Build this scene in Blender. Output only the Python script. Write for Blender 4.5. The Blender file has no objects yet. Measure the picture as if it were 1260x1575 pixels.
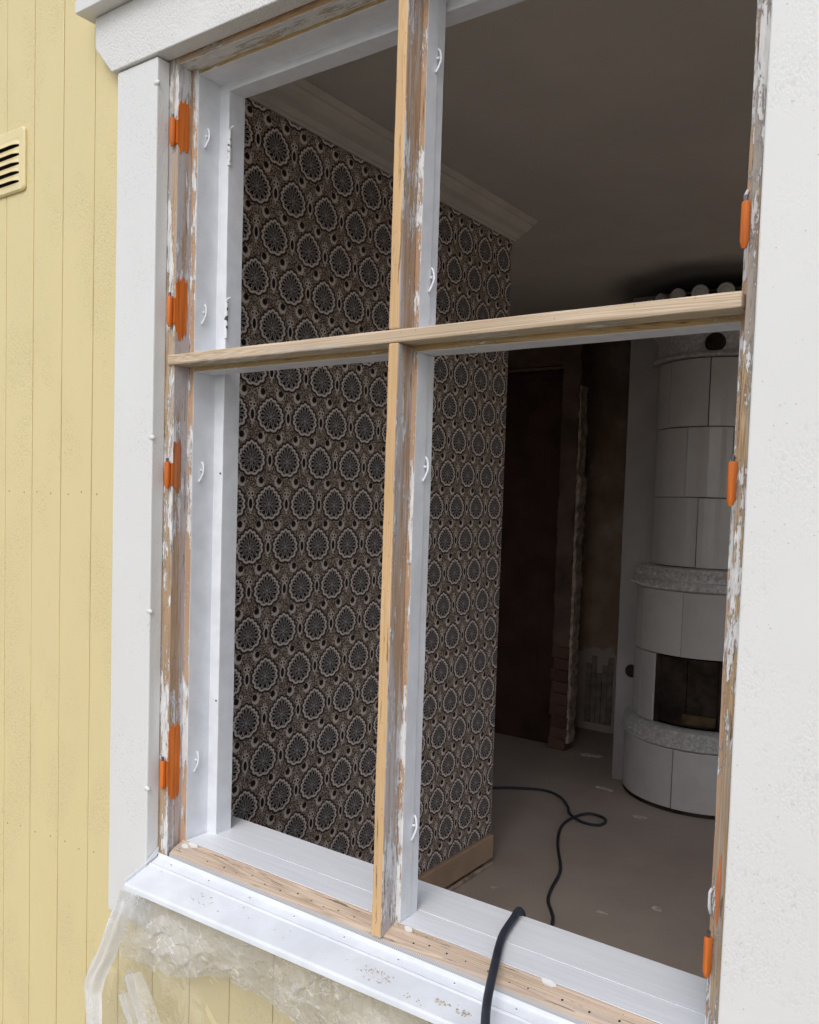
import bpy, bmesh, math, random
from mathutils import Vector, Matrix, noise

random.seed(7)
sc = bpy.context.scene
col = sc.collection
R = math.radians
# House coordinates: x along the facade, y into the house (0 = face of the window casing), z up (0 = ground).
E0 = 1.6          # all "level" heights below are measured from eye level, 1.6 m above ground

# ------------------------------------------------------------------ camera, sky, sun, exposure
cam_d = bpy.data.cameras.new("camera")
cam = bpy.data.objects.new("camera", cam_d)
col.objects.link(cam)
yaw, pitch, roll = 0.620732, -0.0551977, 0.030992
F = Vector((-math.sin(yaw) * math.cos(pitch), math.cos(yaw) * math.cos(pitch), math.sin(pitch)))
RT = Vector((math.cos(yaw), math.sin(yaw), 0.0))
UP = RT.cross(F)
R2 = RT * math.cos(roll) + UP * math.sin(roll)
U2 = UP * math.cos(roll) - RT * math.sin(roll)
cam.matrix_world = Matrix(((R2.x, U2.x, -F.x, 0.0), (R2.y, U2.y, -F.y, -1.0), (R2.z, U2.z, -F.z, E0), (0, 0, 0, 1)))
cam_d.sensor_fit = 'HORIZONTAL'
cam_d.sensor_width = 36.0
cam_d.lens = 1322.48 / 1260 * 36.0
cam_d.shift_y = (841.4 - 787.5) / 1260
cam_d.clip_start = 0.02
cam_d.clip_end = 1000
sc.camera = cam

SUN_EL, SUN_ROT = R(46), R(165)
world = bpy.data.worlds.new("World")
sc.world = world
world.use_nodes = True
wn, wl = world.node_tree.nodes, world.node_tree.links
wn.clear()
sky = wn.new("ShaderNodeTexSky")
sky.sky_type = 'NISHITA'
sky.sun_disc = False
sky.sun_elevation = SUN_EL
sky.sun_rotation = SUN_ROT
sky.air_density = 1.0
sky.dust_density = 3.0
bw = wn.new("ShaderNodeRGBToBW")
mixw = wn.new("ShaderNodeMix")
mixw.data_type = 'RGBA'
mixw.inputs[0].default_value = 0.55      # thin cloud cover: most of the blue is gone
bg = wn.new("ShaderNodeBackground")
bg.inputs[1].default_value = 0.15
wo = wn.new("ShaderNodeOutputWorld")
wl.new(sky.outputs[0], bw.inputs[0])
wl.new(sky.outputs[0], mixw.inputs[6])
tint = wn.new("ShaderNodeMix")          # grey cloud, a touch cool
tint.data_type = 'RGBA'
tint.blend_type = 'MULTIPLY'
tint.inputs[0].default_value = 1.0
tint.inputs[7].default_value = (0.95, 1.0, 1.07, 1)
wl.new(bw.outputs[0], tint.inputs[6])
wl.new(tint.outputs[2], mixw.inputs[7])
wl.new(mixw.outputs[2], bg.inputs[0])
wl.new(bg.outputs[0], wo.inputs[0])

sun_d = bpy.data.lights.new("sun", 'SUN')
sun_d.energy = 0.5
sun_d.angle = R(35)
sun_d.color = (1.0, 0.98, 0.95)
sun = bpy.data.objects.new("sun", sun_d)
col.objects.link(sun)
sdir = Vector((math.sin(SUN_ROT) * math.cos(SUN_EL), math.cos(SUN_ROT) * math.cos(SUN_EL), math.sin(SUN_EL)))
sun.rotation_euler = sdir.to_track_quat('Z', 'Y').to_euler()

sc.view_settings.view_transform = 'Standard'
sc.view_settings.look = 'None'
sc.view_settings.exposure = 0.38
sc.view_settings.gamma = 1.0
sc.view_settings.use_curve_mapping = False
sc.render.engine = 'CYCLES'
sc.cycles.use_denoising = True
sc.cycles.max_bounces = 10
sc.cycles.diffuse_bounces = 7
sc.cycles.transparent_max_bounces = 16
sc.cycles.caustics_reflective = False
sc.cycles.caustics_refractive = False

# ------------------------------------------------------------------ node helpers
class G:
    """small wrapper that writes shader maths as Python expressions"""
    def __init__(s, nt): s.nt = nt
    def node(s, t, **kw):
        n = s.nt.nodes.new(t)
        for k, v in kw.items(): setattr(n, k, v)
        return n
    def put(s, sock, v):
        if isinstance(v, S): s.nt.links.new(v.o, sock)
        elif isinstance(v, bpy.types.NodeSocket): s.nt.links.new(v, sock)
        else:
            if hasattr(sock.default_value, '__len__') and len(sock.default_value) == 4 and len(v) == 3: v = (*v, 1.0)
            sock.default_value = v
    def m(s, op, a, b=None, c=None, clamp=False):
        n = s.node("ShaderNodeMath", operation=op, use_clamp=clamp)
        s.put(n.inputs[0], a)
        if b is not None: s.put(n.inputs[1], b)
        if c is not None: s.put(n.inputs[2], c)
        return S(s, n.outputs[0])
    def sep(s, v):
        n = s.node("ShaderNodeSeparateXYZ"); s.put(n.inputs[0], v)
        return [S(s, o) for o in n.outputs]
    def coord(s):
        return s.node("ShaderNodeTexCoord").outputs['Object']
    def mapped(s, scale, loc=(0, 0, 0), src=None):
        n = s.node("ShaderNodeMapping")
        s.nt.links.new(src if src is not None else s.coord(), n.inputs[0])
        n.inputs['Location'].default_value = loc
        n.inputs['Scale'].default_value = scale
        return n.outputs[0]
    def noise(s, scale, detail=4, rough=0.55, vec=None, dist=0.0):
        n = s.node("ShaderNodeTexNoise")
        n.inputs['Scale'].default_value = scale
        n.inputs['Detail'].default_value = detail
        n.inputs['Roughness'].default_value = rough
        n.inputs['Distortion'].default_value = dist
        s.put(n.inputs['Vector'], vec if vec is not None else s.coord())
        return S(s, n.outputs[0])
    def voro(s, scale, vec=None, feature='F1', rnd=1.0):
        n = s.node("ShaderNodeTexVoronoi", feature=feature)
        n.inputs['Scale'].default_value = scale
        n.inputs['Randomness'].default_value = rnd
        s.put(n.inputs['Vector'], vec if vec is not None else s.coord())
        return S(s, n.outputs['Distance'])
    def ramp(s, f, a, b):
        """smooth 0..1 step of f between a and b"""
        n = s.node("ShaderNodeMapRange", interpolation_type='SMOOTHSTEP')
        s.put(n.inputs[0], f); n.inputs[1].default_value = a; n.inputs[2].default_value = b
        return S(s, n.outputs[0])
    def mix(s, f, a, b):
        n = s.node("ShaderNodeMix", data_type='RGBA')
        s.put(n.inputs[0], f); s.put(n.inputs[6], a); s.put(n.inputs[7], b)
        return n.outputs[2]
    def bump(s, h, strength=0.5, dist=0.001, prev=None):
        n = s.node("ShaderNodeBump")
        n.inputs['Strength'].default_value = strength
        n.inputs['Distance'].default_value = dist
        s.put(n.inputs['Height'], h)
        if prev is not None: s.nt.links.new(prev, n.inputs['Normal'])
        return n.outputs[0]
class S:
    def __init__(s, g, o): s.g, s.o = g, o
    def __add__(s, b): return s.g.m('ADD', s, b)
    __radd__ = __add__
    def __sub__(s, b): return s.g.m('SUBTRACT', s, b)
    def __rsub__(s, b): return s.g.m('SUBTRACT', b, s)
    def __mul__(s, b): return s.g.m('MULTIPLY', s, b)
    __rmul__ = __mul__
    def __truediv__(s, b): return s.g.m('DIVIDE', s, b)
    def lt(s, b): return s.g.m('LESS_THAN', s, b)
    def gt(s, b): return s.g.m('GREATER_THAN', s, b)
    def abs(s): return s.g.m('ABSOLUTE', s)
    def frac(s): return s.g.m('FRACT', s)
    def max(s, b): return s.g.m('MAXIMUM', s, b)
    def min(s, b): return s.g.m('MINIMUM', s, b)
    def pow(s, b): return s.g.m('POWER', s, b)

def material(name, rough=0.6, spec=0.35):
    m = bpy.data.materials.new(name)
    m.use_nodes = True
    b = m.node_tree.nodes["Principled BSDF"]
    b.inputs['Roughness'].default_value = rough
    b.inputs['Specular IOR Level'].default_value = spec
    return m, G(m.node_tree), b

def plain(name, c, rough=0.6, spec=0.35, var=0.12, scale=14.0, bump=0.0, bscale=250.0, metal=0.0):
    m, g, b = material(name, rough, spec)
    n = g.noise(scale, 5)
    dark = tuple(v * (1 - var) for v in c); lite = tuple(min(1, v * (1 + var * .6)) for v in c)
    g.put(b.inputs['Base Color'], g.mix(g.ramp(n, .3, .7), dark, lite))
    b.inputs['Metallic'].default_value = metal
    if bump: g.put(b.inputs['Normal'], g.bump(g.noise(bscale, 3), bump, .0012))
    return m

def blistered(name, c, dirt, rough=0.5, stretch=(1, 1, 1), patch=(.46, .62), strength=.5):
    """old oil paint: leathery cells in patches, pin holes and grey specks"""
    m, g, b = material(name, rough, .4)
    cell = g.voro(380, g.mapped((1, 1, .62)), 'SMOOTH_F1')
    cell2 = g.voro(700)
    area = g.ramp(g.noise(7, 4, .6, g.mapped(stretch)), *patch)
    fine = g.noise(900, 2)
    h = (g.ramp(cell, .05, .55) * area) * -1.0 + fine * .12 + g.noise(60, 4) * .25 + g.ramp(cell2, .0, .5) * (area * -.3)
    h = h + g.noise(1.0, 4, .6, g.mapped((120, 120, 6))) * .22
    g.put(b.inputs['Normal'], g.bump(h, strength, .0016))
    t = g.noise(3.0, 5, .6, g.mapped(stretch))
    colr = g.mix(g.ramp(t, .3, .75), tuple(v * .965 for v in c), c)
    speck = g.voro(95).lt(.10) * g.noise(9, 2).gt(.50)
    colr = g.mix(speck * .55, colr, dirt)
    grime = g.ramp(g.noise(22, 6, .7, g.mapped((1, 1, .35))), .62, .8)
    colr = g.mix(grime * .22, colr, dirt)
    crack = g.ramp(cell, .52, .75) * area
    colr = g.mix(crack * .30, colr, tuple(v * .55 for v in c))
    g.put(b.inputs['Base Color'], colr)
    return m

AX = {'x': (2.2, 70, 70), 'y': (70, 2.2, 70), 'z': (70, 70, 2.2)}
def wood(name, lite, dark, axis='z', rough=.62, ring=1.0, paint=None, amount=.5, grey=None, grey_amt=0.0, off=(0, 0, 0), streak=1.0):
    """pine along one axis; optional torn paint remains and grey weathering"""
    m, g, b = material(name, rough, .25)
    st = AX[axis]
    v = g.mapped(st, off)
    broad = g.noise(.45, 3, .5, v, .6)
    lines = g.noise(2.6, 5, .65, v)
    rings = ((broad * 26).frac() - .5).abs() * 2
    f = g.ramp(rings * (.55 * ring) + lines * .75, .35, 1.05)
    colr = g.mix(f, lite, dark)
    tone = g.noise(2.2, 3, .5, g.mapped((1, 1, 1), off))
    colr = g.mix(g.ramp(tone, .35, .75) * .35, colr, tuple(x * .72 for x in dark))
    h = lines * .35
    if grey is not None:
        ga = g.noise(1.0, 5, .7, g.mapped(tuple(q * .55 * (1 if q > 10 else 1.6) for q in st), (3, 5, 2)))
        gm = g.ramp(ga, .58 - grey_amt * .3, .72 - grey_amt * .3)
        colr = g.mix(gm * .9, colr, grey)
    if paint is not None:
        big = g.noise(1.0, 8, .76, g.mapped(tuple(q * .9 * streak * (1 if q > 10 else 4.2) for q in st), (7, 1, 4)))
        small = g.noise(1.0, 3, .6, g.mapped(tuple(q * 3.0 * (1 if q > 10 else 4.5) for q in st)))
        zone = g.noise(5.5, 3, .6, g.mapped((1, 1, 1), (3, 9, 2))) - .5
        tiny = g.noise(1.0, 2, .6, g.mapped(tuple(q * 7.0 * (1 if q > 10 else 9) for q in st)))
        pm = g.ramp(big * .70 + small * .22 + tiny * .14 + zone * .38, .71 - amount * .3, .74 - amount * .3)
        old = g.mix(g.ramp(small, .35, .7), tuple(x * .8 for x in paint), paint)
        colr = g.mix(pm, colr, old)
        h = h + pm * .9
    ck = g.noise(1.0, 4, .65, g.mapped(tuple(q * 2.6 * (1 if q > 10 else 1.5) for q in st), (2, 2, 5)))
    crack = g.ramp(ck, .635, .665) * (.75 if paint is not None else .22)
    colr = g.mix(crack, colr, tuple(x * .30 for x in dark))
    h = h - crack * .5
    dots = g.voro(120, g.mapped((1, 1, .4))).lt(.09)
    colr = g.mix(dots * .5, colr, tuple(x * .3 for x in dark))
    g.put(b.inputs['Base Color'], colr)
    g.put(b.inputs['Normal'], g.bump(h, .8, .0016))
    return m

WHITE = (.80, .795, .775)
M = {}
M['yellow'] = blistered('yellow_paint', (.715, .60, .320), (.45, .36, .18), .55, (1, 1, .5), (.46, .62), .42)
M['casing'] = blistered('white_casing_paint', (.725, .72, .70), (.42, .40, .36), .5, (1, 1, .8), (.40, .66), .20)
M['header'] = blistered('white_header_paint', (.72, .71, .685), (.40, .36, .30), .5, (.8, 1, 1), (.30, .5), .5)
M['white'] = plain('white_frame_paint', (.735, .75, .78), .4, .4, .06, 30, .14, 180)
M['flash'] = plain('white_metal_paint', (.755, .78, .82), .34, .5, .07, 16, .06, 90)
M['nose_z'] = wood('sanded_pine_upright', (.70, .47, .25), (.52, .32, .155), 'z', ring=.7, paint=(.80, .78, .74), amount=.06)
M['nose_x'] = wood('sanded_pine_crossbar', (.67, .535, .395), (.47, .345, .225), 'x', ring=1.1, grey=(.50, .44, .38), grey_amt=.12)
M['rebate_z'] = wood('weathered_rebate_upright', (.50, .34, .22), (.34, .215, .135), 'z', .75, .8, (.72, .71, .72), .52, (.50, .47, .48), .55)
M['flaky_z'] = wood('flaking_front_upright', (.54, .39, .25), (.34, .225, .135), 'z', .75, 1.0, (.76, .75, .73), .62, (.42, .39, .37), .40, (4, 2, 1))
M['stop_z'] = wood('flaking_stop_upright', (.56, .37, .24), (.42, .26, .16), 'z', .7, .6, (.80, .79, .77), .62, None, 0, (2, 8, 3))
M['front_r'] = wood('flaking_front_right', (.55, .40, .235), (.33, .215, .115), 'z', .7, 1.4, (.74, .72, .70), .50, (.36, .33, .31), .45, (9, 4, 6))
M['rebate_x'] = wood('weathered_rebate_cross', (.60, .50, .36), (.42, .32, .20), 'x', .7, .8, (.72, .70, .62), .55, None, 0, (1, 3, 6))
M['stop_x'] = wood('flaking_stop_cross', (.52, .38, .20), (.32, .21, .10), 'x', .7, .8, (.74, .71, .62), .36, None, 0, (5, 3, 1))
M['head_x'] = wood('stripped_head', (.52, .34, .19), (.32, .19, .10), 'x', .75, .8, (.74, .72, .66), .30, (.40, .35, .30), .3, (2, 1, 8))
M['head_reb'] = wood('painted_head_rebate', (.60, .50, .36), (.42, .32, .20), 'x', .7, .8, (.74, .73, .70), .80, None, 0, (1, 3, 6))
M['rail_x'] = wood('stripped_bottom_rail', (.62, .485, .37), (.42, .31, .225), 'x', .7, 1.1, (.78, .76, .74), .22, (.46, .38, .33), .25, (6, 6, 2))
def brushed(name, c, axis, var=.2, rough=.5, strength=.3, thin=None):
    m, g, b = material(name, rough, .35)
    st = AX[axis]
    n = g.noise(1.0, 5, .65, g.mapped(tuple(q * (2.2 if q > 10 else 3.0) for q in st)))
    n2 = g.noise(9, 4)
    colr = g.mix(g.ramp(n, .3, .7), tuple(v * (1 - var) for v in c), tuple(min(1, v * (1 + var * .5)) for v in c))
    colr = g.mix(g.ramp(n2, .45, .8) * .35, colr, tuple(v * (1 - var * 1.4) for v in c))
    if thin is not None: colr = g.mix(g.ramp(n, .60, .75) * .5, colr, thin)
    g.put(b.inputs['Base Color'], colr)
    g.put(b.inputs['Normal'], g.bump(n, strength, .0008))
    return m
M['orange'] = brushed('orange_primer', (.66, .165, .022), 'z', .36, .6, .7)
M['sill'] = brushed('white_sill_paint', (.78, .795, .825), 'x', .06, .4, .22, (.66, .64, .62))
M['rust'] = brushed('rusty_primer', (.50, .165, .060), 'z', .40, .7, .7, (.55, .40, .30))
M['pin'] = plain('dark_steel', (.16, .14, .15), .45, .5, .3, 90, .2, 300, .7)
M['cable'] = plain('cable_rubber', (.030, .034, .048), .5, .4, .3, 25, .1, 300)
M['hole'] = plain('nail_hole', (.05, .035, .025), .9, .1)
M['nail'] = plain('nail_head', (.34, .29, .18), .6, .3)
M['ceiling'] = None
M['stove'] = plain('stove_glaze', (.57, .55, .545), .28, .45, .08, 5, .06, 40)
def mat_tile():
    m, g, b = material('stove_tile_glaze', .22, .5)
    t = S(g, g.node("ShaderNodeObjectInfo").outputs['Random'])
    c = g.mix(t, (.55, .525, .505), (.64, .615, .595))
    c = g.mix(g.ramp(g.noise(7, 5, .65), .45, .75) * .3, c, (.44, .41, .38))
    g.put(b.inputs['Base Color'], c)
    g.put(b.inputs['Normal'], g.bump(g.noise(14, 3), .25, .004))
    return m
M['tile'] = mat_tile()
M['crest'] = plain('crest_glaze', (.78, .75, .72), .35, .4, .08, 30)
M['dark'] = plain('firebox_black', (.045, .034, .029), .95, .05, .5, 12, .4, 60)
M['brass'] = plain('firebox_brass', (.10, .066, .03), .6, .3, .5, 15, .1, 60, .3)
M['door'] = plain('dark_brown_door', (.060, .027, .020), .75, .3, .35, 6, .1, 90)
M['partition'] = plain('sooty_brown_wall', (.13, .085, .065), .8, .2, .4, 5, .3, 60)
M['plaster'] = plain('torn_plaster', (.42, .33, .265), .9, .1, .45, 20, .6, 120)
M['slab'] = plain('stove_side_plaster', (.40, .375, .36), .8, .2, .15, 3, .2, 60)
M['plank'] = plain('bare_grey_plank', (.34, .29, .25), .85, .15, .3, 18, .3, 80)
M['vent'] = plain('vent_yellow_metal', (.76, .645, .36), .45, .4, .04, 20, .05, 100)
M['base'] = plain('tan_baseboard', (.46, .32, .22), .6, .3, .15, 6, .05, 60)
M['chip'] = plain('plaster_chip', (.52, .48, .43), .9, .1, .2, 60)
M['interior'] = plain('interior_wall_paint', (.74, .72, .68), .85, .15, .1, 3)

def mat_brick():
    m, g, b = material('old_brick', .9, .1)
    t = g.node("ShaderNodeObjectInfo").outputs['Random']
    c = g.mix(S(g, t), (.11, .060, .046), (.16, .092, .070))
    c = g.mix(g.ramp(g.noise(40, 5), .5, .75) * .5, c, (.17, .14, .12))
    g.put(b.inputs['Base Color'], c)
    g.put(b.inputs['Normal'], g.bump(g.noise(150, 4), .6, .003))
    return m
M['brick'] = mat_brick()

def mat_ceiling():
    m, g, b = material('grey_ceiling', .9, .1)
    x, y, z = g.sep(g.coord())
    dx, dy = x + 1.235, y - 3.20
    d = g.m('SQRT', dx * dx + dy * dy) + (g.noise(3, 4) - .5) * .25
    dark_patch = g.ramp(d, .62, .36)  # ceiling darker above and around the stove
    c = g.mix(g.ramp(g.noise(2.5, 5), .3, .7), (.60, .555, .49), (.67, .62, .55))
    c = g.mix(dark_patch * .8, c, (.07, .062, .06))
    g.put(b.inputs['Base Color'], c)
    g.put(b.inputs['Normal'], g.bump(g.noise(8, 4), .15, .01))
    return m
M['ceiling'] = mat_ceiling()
M['crown'] = plain('crown_paint', (.60, .555, .49), .8, .2, .08, 8, .15, 70)

def mat_floor():
    m, g, b = material('dusty_floor_sheet', .7, .25)
    c = g.mix(g.ramp(g.noise(2.2, 6, .6), .3, .72), (.40, .33, .29), (.47, .395, .345))
    dust = g.ramp(g.noise(9, 6, .7), .58, .8)
    c = g.mix(dust * .35, c, (.56, .50, .45))
    sp = g.voro(60).lt(.06) * g.noise(3, 2).gt(.5)
    c = g.mix(sp * .6, c, (.55, .50, .45))
    g.put(b.inputs['Base Color'], c)
    g.put(b.inputs['Normal'], g.bump(g.noise(30, 5), .15, .004))
    return m
M['floor'] = mat_floor()

def mat_tornwall():
    m, g, b = material('torn_ochre_wall', .9, .1)
    x, y, z = g.sep(g.coord())
    n = g.noise(3.2, 6, .65)
    c = g.mix(g.ramp(n, .35, .65), (.40, .265, .185), (.56, .40, .29))
    patch = g.ramp((n - .5) * 1.6 + g.ramp(z, .95, .35) * .45 + g.noise(14, 4, .6, g.mapped((1, 1, .35))) * .3, .28, .36)
    c = g.mix(patch * .7, c, (.62, .55, .49))
    pale = g.ramp(z, 1.9, 2.5)  # mask that darkens the wall towards the top
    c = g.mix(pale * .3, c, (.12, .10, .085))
    g.put(b.inputs['Base Color'], c)
    g.put(b.inputs['Normal'], g.bump(g.noise(20, 5), .4, .006))
    return m
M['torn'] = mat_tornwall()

def mat_frieze():
    m, g, b = material('frieze_glaze', .3, .5)
    g.put(b.inputs['Base Color'], g.mix(g.ramp(g.noise(60, 4), .35, .7), (.46, .44, .425), (.68, .66, .645)))
    g.put(b.inputs['Normal'], g.bump(g.noise(120, 4), .5, .004))
    return m
M['frieze'] = mat_frieze()

def mat_film(name, milky, rough, gloss):
    m = bpy.data.materials.new(name)
    m.use_nodes = True
    nt = m.node_tree; nt.nodes.clear(); g = G(nt)
    out = g.node("ShaderNodeOutputMaterial")
    tr = g.node("ShaderNodeBsdfTransparent"); tr.inputs[0].default_value = (.97, .97, .97, 1)
    di = g.node("ShaderNodeBsdfDiffuse"); di.inputs[0].default_value = (.93, .93, .94, 1)
    tl = g.node("ShaderNodeBsdfTranslucent"); tl.inputs[0].default_value = (.93, .93, .94, 1)
    gl = g.node("ShaderNodeBsdfGlossy"); gl.inputs[0].default_value = (1, 1, 1, 1); gl.inputs[1].default_value = rough
    fr = g.node("ShaderNodeFresnel"); fr.inputs[0].default_value = 1.5
    bp = g.bump(g.noise(45, 5, .6, None, .8), .25, .003)
    nt.links.new(bp, gl.inputs['Normal'])
    m1 = g.node("ShaderNodeMixShader"); m1.inputs[0].default_value = .35
    nt.links.new(di.outputs[0], m1.inputs[1]); nt.links.new(tl.outputs[0], m1.inputs[2])
    m2 = g.node("ShaderNodeMixShader")
    wv = g.node("ShaderNodeVectorMath", operation='ADD')
    nt.links.new(g.mapped((1, .4, .62)), wv.inputs[0])
    wn_ = g.node("ShaderNodeTexNoise"); wn_.inputs['Scale'].default_value = 9
    ws = g.node("ShaderNodeVectorMath", operation='SCALE'); ws.inputs['Scale'].default_value = .035
    nt.links.new(wn_.outputs['Color'], ws.inputs[0]); nt.links.new(ws.outputs[0], wv.inputs[1])
    c1 = g.voro(15, wv.outputs[0], 'DISTANCE_TO_EDGE')
    c2 = g.voro(38, wv.outputs[0], 'DISTANCE_TO_EDGE')
    crease_glint = (g.ramp(c1, .030, .004) * g.ramp(g.noise(8, 2), .45, .60)).max(g.ramp(c2, .05, .008) * .7 * g.ramp(g.noise(10, 2, .5, g.mapped((1, 1, 1), (8, 8, 8))), .52, .66))  # white lines along the creases, highlights painted into the film
    mk = g.ramp(g.noise(6, 3, .6), .3, .75) * (milky * .6) + crease_glint * (.14 + milky * .45) + milky * .60
    mk = g.m('MINIMUM', mk, .96)
    g.put(m2.inputs[0], mk)
    nt.links.new(tr.outputs[0], m2.inputs[1]); nt.links.new(m1.outputs[0], m2.inputs[2])
    m3 = g.node("ShaderNodeMixShader")
    g.put(m3.inputs[0], g.m('MULTIPLY', S(g, fr.outputs[0]), gloss, clamp=True))
    nt.links.new(m2.outputs[0], m3.inputs[1]); nt.links.new(gl.outputs[0], m3.inputs[2])
    nt.links.new(m3.outputs[0], out.inputs[0])
    return m
M['film'] = mat_film('clear_plastic_film', .06, .12, .26)
M['film2'] = mat_film('bunched_plastic_film', .50, .15, .30)
M['film4'] = mat_film('creased_plastic_film', .34, .2, .2)
M['film3'] = mat_film('rolled_plastic_edge', .78, .2, .15)

def mat_mesh():
    m, g, b = material('insect_mesh', .5, .4)
    x, y, z = g.sep(g.coord())
    s = ((x * 260 + z * 300).frac() - .5).abs() * 2
    c = g.mix(g.ramp(s, .35, .6), (.58, .56, .55), (.27, .26, .26))
    g.put(b.inputs['Base Color'], c)
    return m
M['mesh'] = mat_mesh()

def mat_chipped():
    m, g, b = material('chipped_white_steel', .4, .5)
    n = g.noise(1, 4, .6, g.mapped((60, 60, 75)))
    g.put(b.inputs['Base Color'], g.mix(g.ramp(n, .50, .53), (.78, .79, .80), (.06, .055, .05)))
    return m
M['chipped'] = mat_chipped()

def mat_ground():
    m, g, b = material('pale_dry_ground', .95, .05)  # unseen ground, kept pale to bounce light into the room
    c = g.mix(g.ramp(g.noise(1.2, 6), .3, .7), (.34, .315, .27), (.42, .39, .33))
    c = g.mix(g.ramp(g.noise(40, 5), .4, .7) * .5, c, (.30, .27, .22))
    g.put(b.inputs['Base Color'], c)
    g.put(b.inputs['Normal'], g.bump(g.noise(60, 5), .8, .03))
    return m
M['ground'] = mat_ground()

def mat_wallpaper():
    m, g, b = material('medallion_wallpaper', .8, .15)
    X, Y, Z = g.sep(g.coord())
    wob = g.noise(1.0, 2)
    PU, PV = .132, .23
    u = (Y - .766) / PU + 40.5
    v = (Z - 1.577) / PV + 40.5
    ax = (u.frac() - .5) * PU                 # lattice A, centre of its cell
    az = (v.frac() - .5) * PV
    bx = ((u + .5).frac() - .5) * PU          # lattice B, half a step off both ways
    bz = ((v + .5).frac() - .5) * PV
    isA = (ax * ax * 1.25 + az * az).lt(bx * bx * 1.25 + bz * bz)
    px = ax * isA + bx * (1 - isA)
    pz = az * isA + bz * (1 - isA)
    pz = (pz + .001) * 1.17
    r = g.m('SQRT', px * px + pz * pz)
    th = g.m('ARCTAN2', px, pz)               # 0 at the top of the medallion
    top = (g.m('COSINE', th)).max(0).pow(12)
    tw = th + g.m('SINE', th) * .34           # finer lobes at the top, larger at the bottom
    lob = g.m('COSINE', tw * 7.5).abs()
    Rad = .0410 + top * .0100 + lob * .0052
    e = r - Rad
    ring = g.ramp((e + .0014).abs(), .0046, .0026)
    inside = g.ramp(e, .0, -.003)
    t = r / Rad
    # petals
    pet = ((tw * (15 / 6.28318)).frac() - .5).abs() * 2     # 0 at petal centre, 1 between
    petw = g.ramp(pet * 1.10 + (t - .70).abs() * 2.1, .88, .72)
    petl = g.ramp((pet * 1.15 + (t - .71).abs() * 2.3 - .95).abs(), .26, .10) * g.ramp(t, .97, .90) * g.ramp(t, .38, .50)
    pet2 = ((tw * (7 / 6.28318) + .5).frac() - .5).abs() * 2
    core = g.ramp((pet2 * .6 + (t - .30).abs() * 2.2 - .52).abs(), .22, .08) * g.ramp(t, .46, .36)
    dot = g.ramp(t, .12, .07)
    light = ring.max(petl * inside * .62).max(core * inside * .40).max(dot * .5)
    darkz = inside.max(g.ramp(e, .0105, .0065)) 
    # link ovals between neighbours on a row
    def link(x, z):
        q = g.m('SQRT', (x / .0078) * (x / .0078) + (z / .0165) * (z / .0165))
        ov = g.ramp((q - 1).abs(), .30, .12)
        c1x = x.abs() - .0058
        q2 = g.m('SQRT', c1x * c1x + (z - .026) * (z - .026))
        lo = g.ramp((q2 - .0050).abs(), .0022, .0010)
        q3 = g.m('SQRT', x * x + (z - .037) * (z - .037))
        lo2 = g.ramp((q3 - .0042).abs(), .0020, .0009)
        q4 = g.m('SQRT', x * x + (z + .0235) * (z + .0235))
        lo3 = g.ramp(q4, .0042, .0026)
        return ov.max(lo).max(lo2 * .8).max(lo3 * .8), q.lt(1.0).max(q2.lt(.004))
    sx, sz = g.m('SIGN', ax), g.m('SIGN', az)
    l1, d1 = link(ax - sx * .066, az)
    l2, d2 = link(ax, az - sz * .115)
    # curls half way between diagonal neighbours
    hx = (ax.abs() - .033) * (sx * sz * -1.0)
    hz = az.abs() - .0575
    hz = hz * sz
    q1 = g.m('SQRT', hx * hx + hz * hz)
    ox, oz = hx + .0032, hz - .0042
    q2 = g.m('SQRT', ox * ox + oz * oz)
    cres = g.ramp(q1, .0150, .0130) * g.ramp(q2, .0090, .0110)
    tail_x, tail_z = hx - .013, hz - .012
    q3 = g.m('SQRT', tail_x * tail_x + tail_z * tail_z)
    tail = g.ramp((q3 - .0055).abs(), .0022, .0010)
    blob = q2.lt(.0080)
    others = l1.max(l2).max(cres).max(tail * .7) * g.ramp(e, .006, .0085)
    odark = d1.max(d2).max(blob)
    light = light.max(others * .92)
    # speckled ground between the motifs
    vv = g.mapped((0.0, 1.0, 1.0))
    spk = g.ramp(g.voro(340, vv), .60, .38) * g.ramp(g.noise(170, 2, .5, vv), .33, .50)
    spk = spk * g.ramp(e, .0065, .0095) * (1 - odark)
    grain = g.noise(420, 2, .5, vv)
    ground = g.mix(spk * .95, (.105, .076, .060), (.68, .56, .47))
    ground = g.mix(darkz, ground, (.050, .035, .028))
    ground = g.mix(inside * g.ramp(t, .95, .60), ground, (.070, .064, .068))
    ground = g.mix(odark, ground, (.024, .018, .018))
    ground = g.mix(petw * inside, ground, (.020, .018, .022))
    blue = g.ramp(t, .75, .1) * inside * (1 - petw)
    ground = g.mix(blue * .45, ground, (.085, .095, .11))
    c = g.mix(light * (grain * .5 + .72), ground, (.86, .775, .72))
    c = g.mix(g.ramp(wob, .4, .8) * .15, c, (.10, .07, .045))
    seam = (((Y - .832) / .53 + 20.0).frac() - .5).abs()
    c = g.mix(g.ramp(seam, .498, .4993) * .55, c, (.05, .04, .035))
    scuff = g.ramp(g.noise(5, 6, .7), .62, .78)
    c = g.mix(scuff * .14, c, (.45, .40, .36))
    g.put(b.inputs['Base Color'], c)
    g.put(b.inputs['Normal'], g.bump(grain, .04, .0004))
    return m
M['paper'] = mat_wallpaper()

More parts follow.
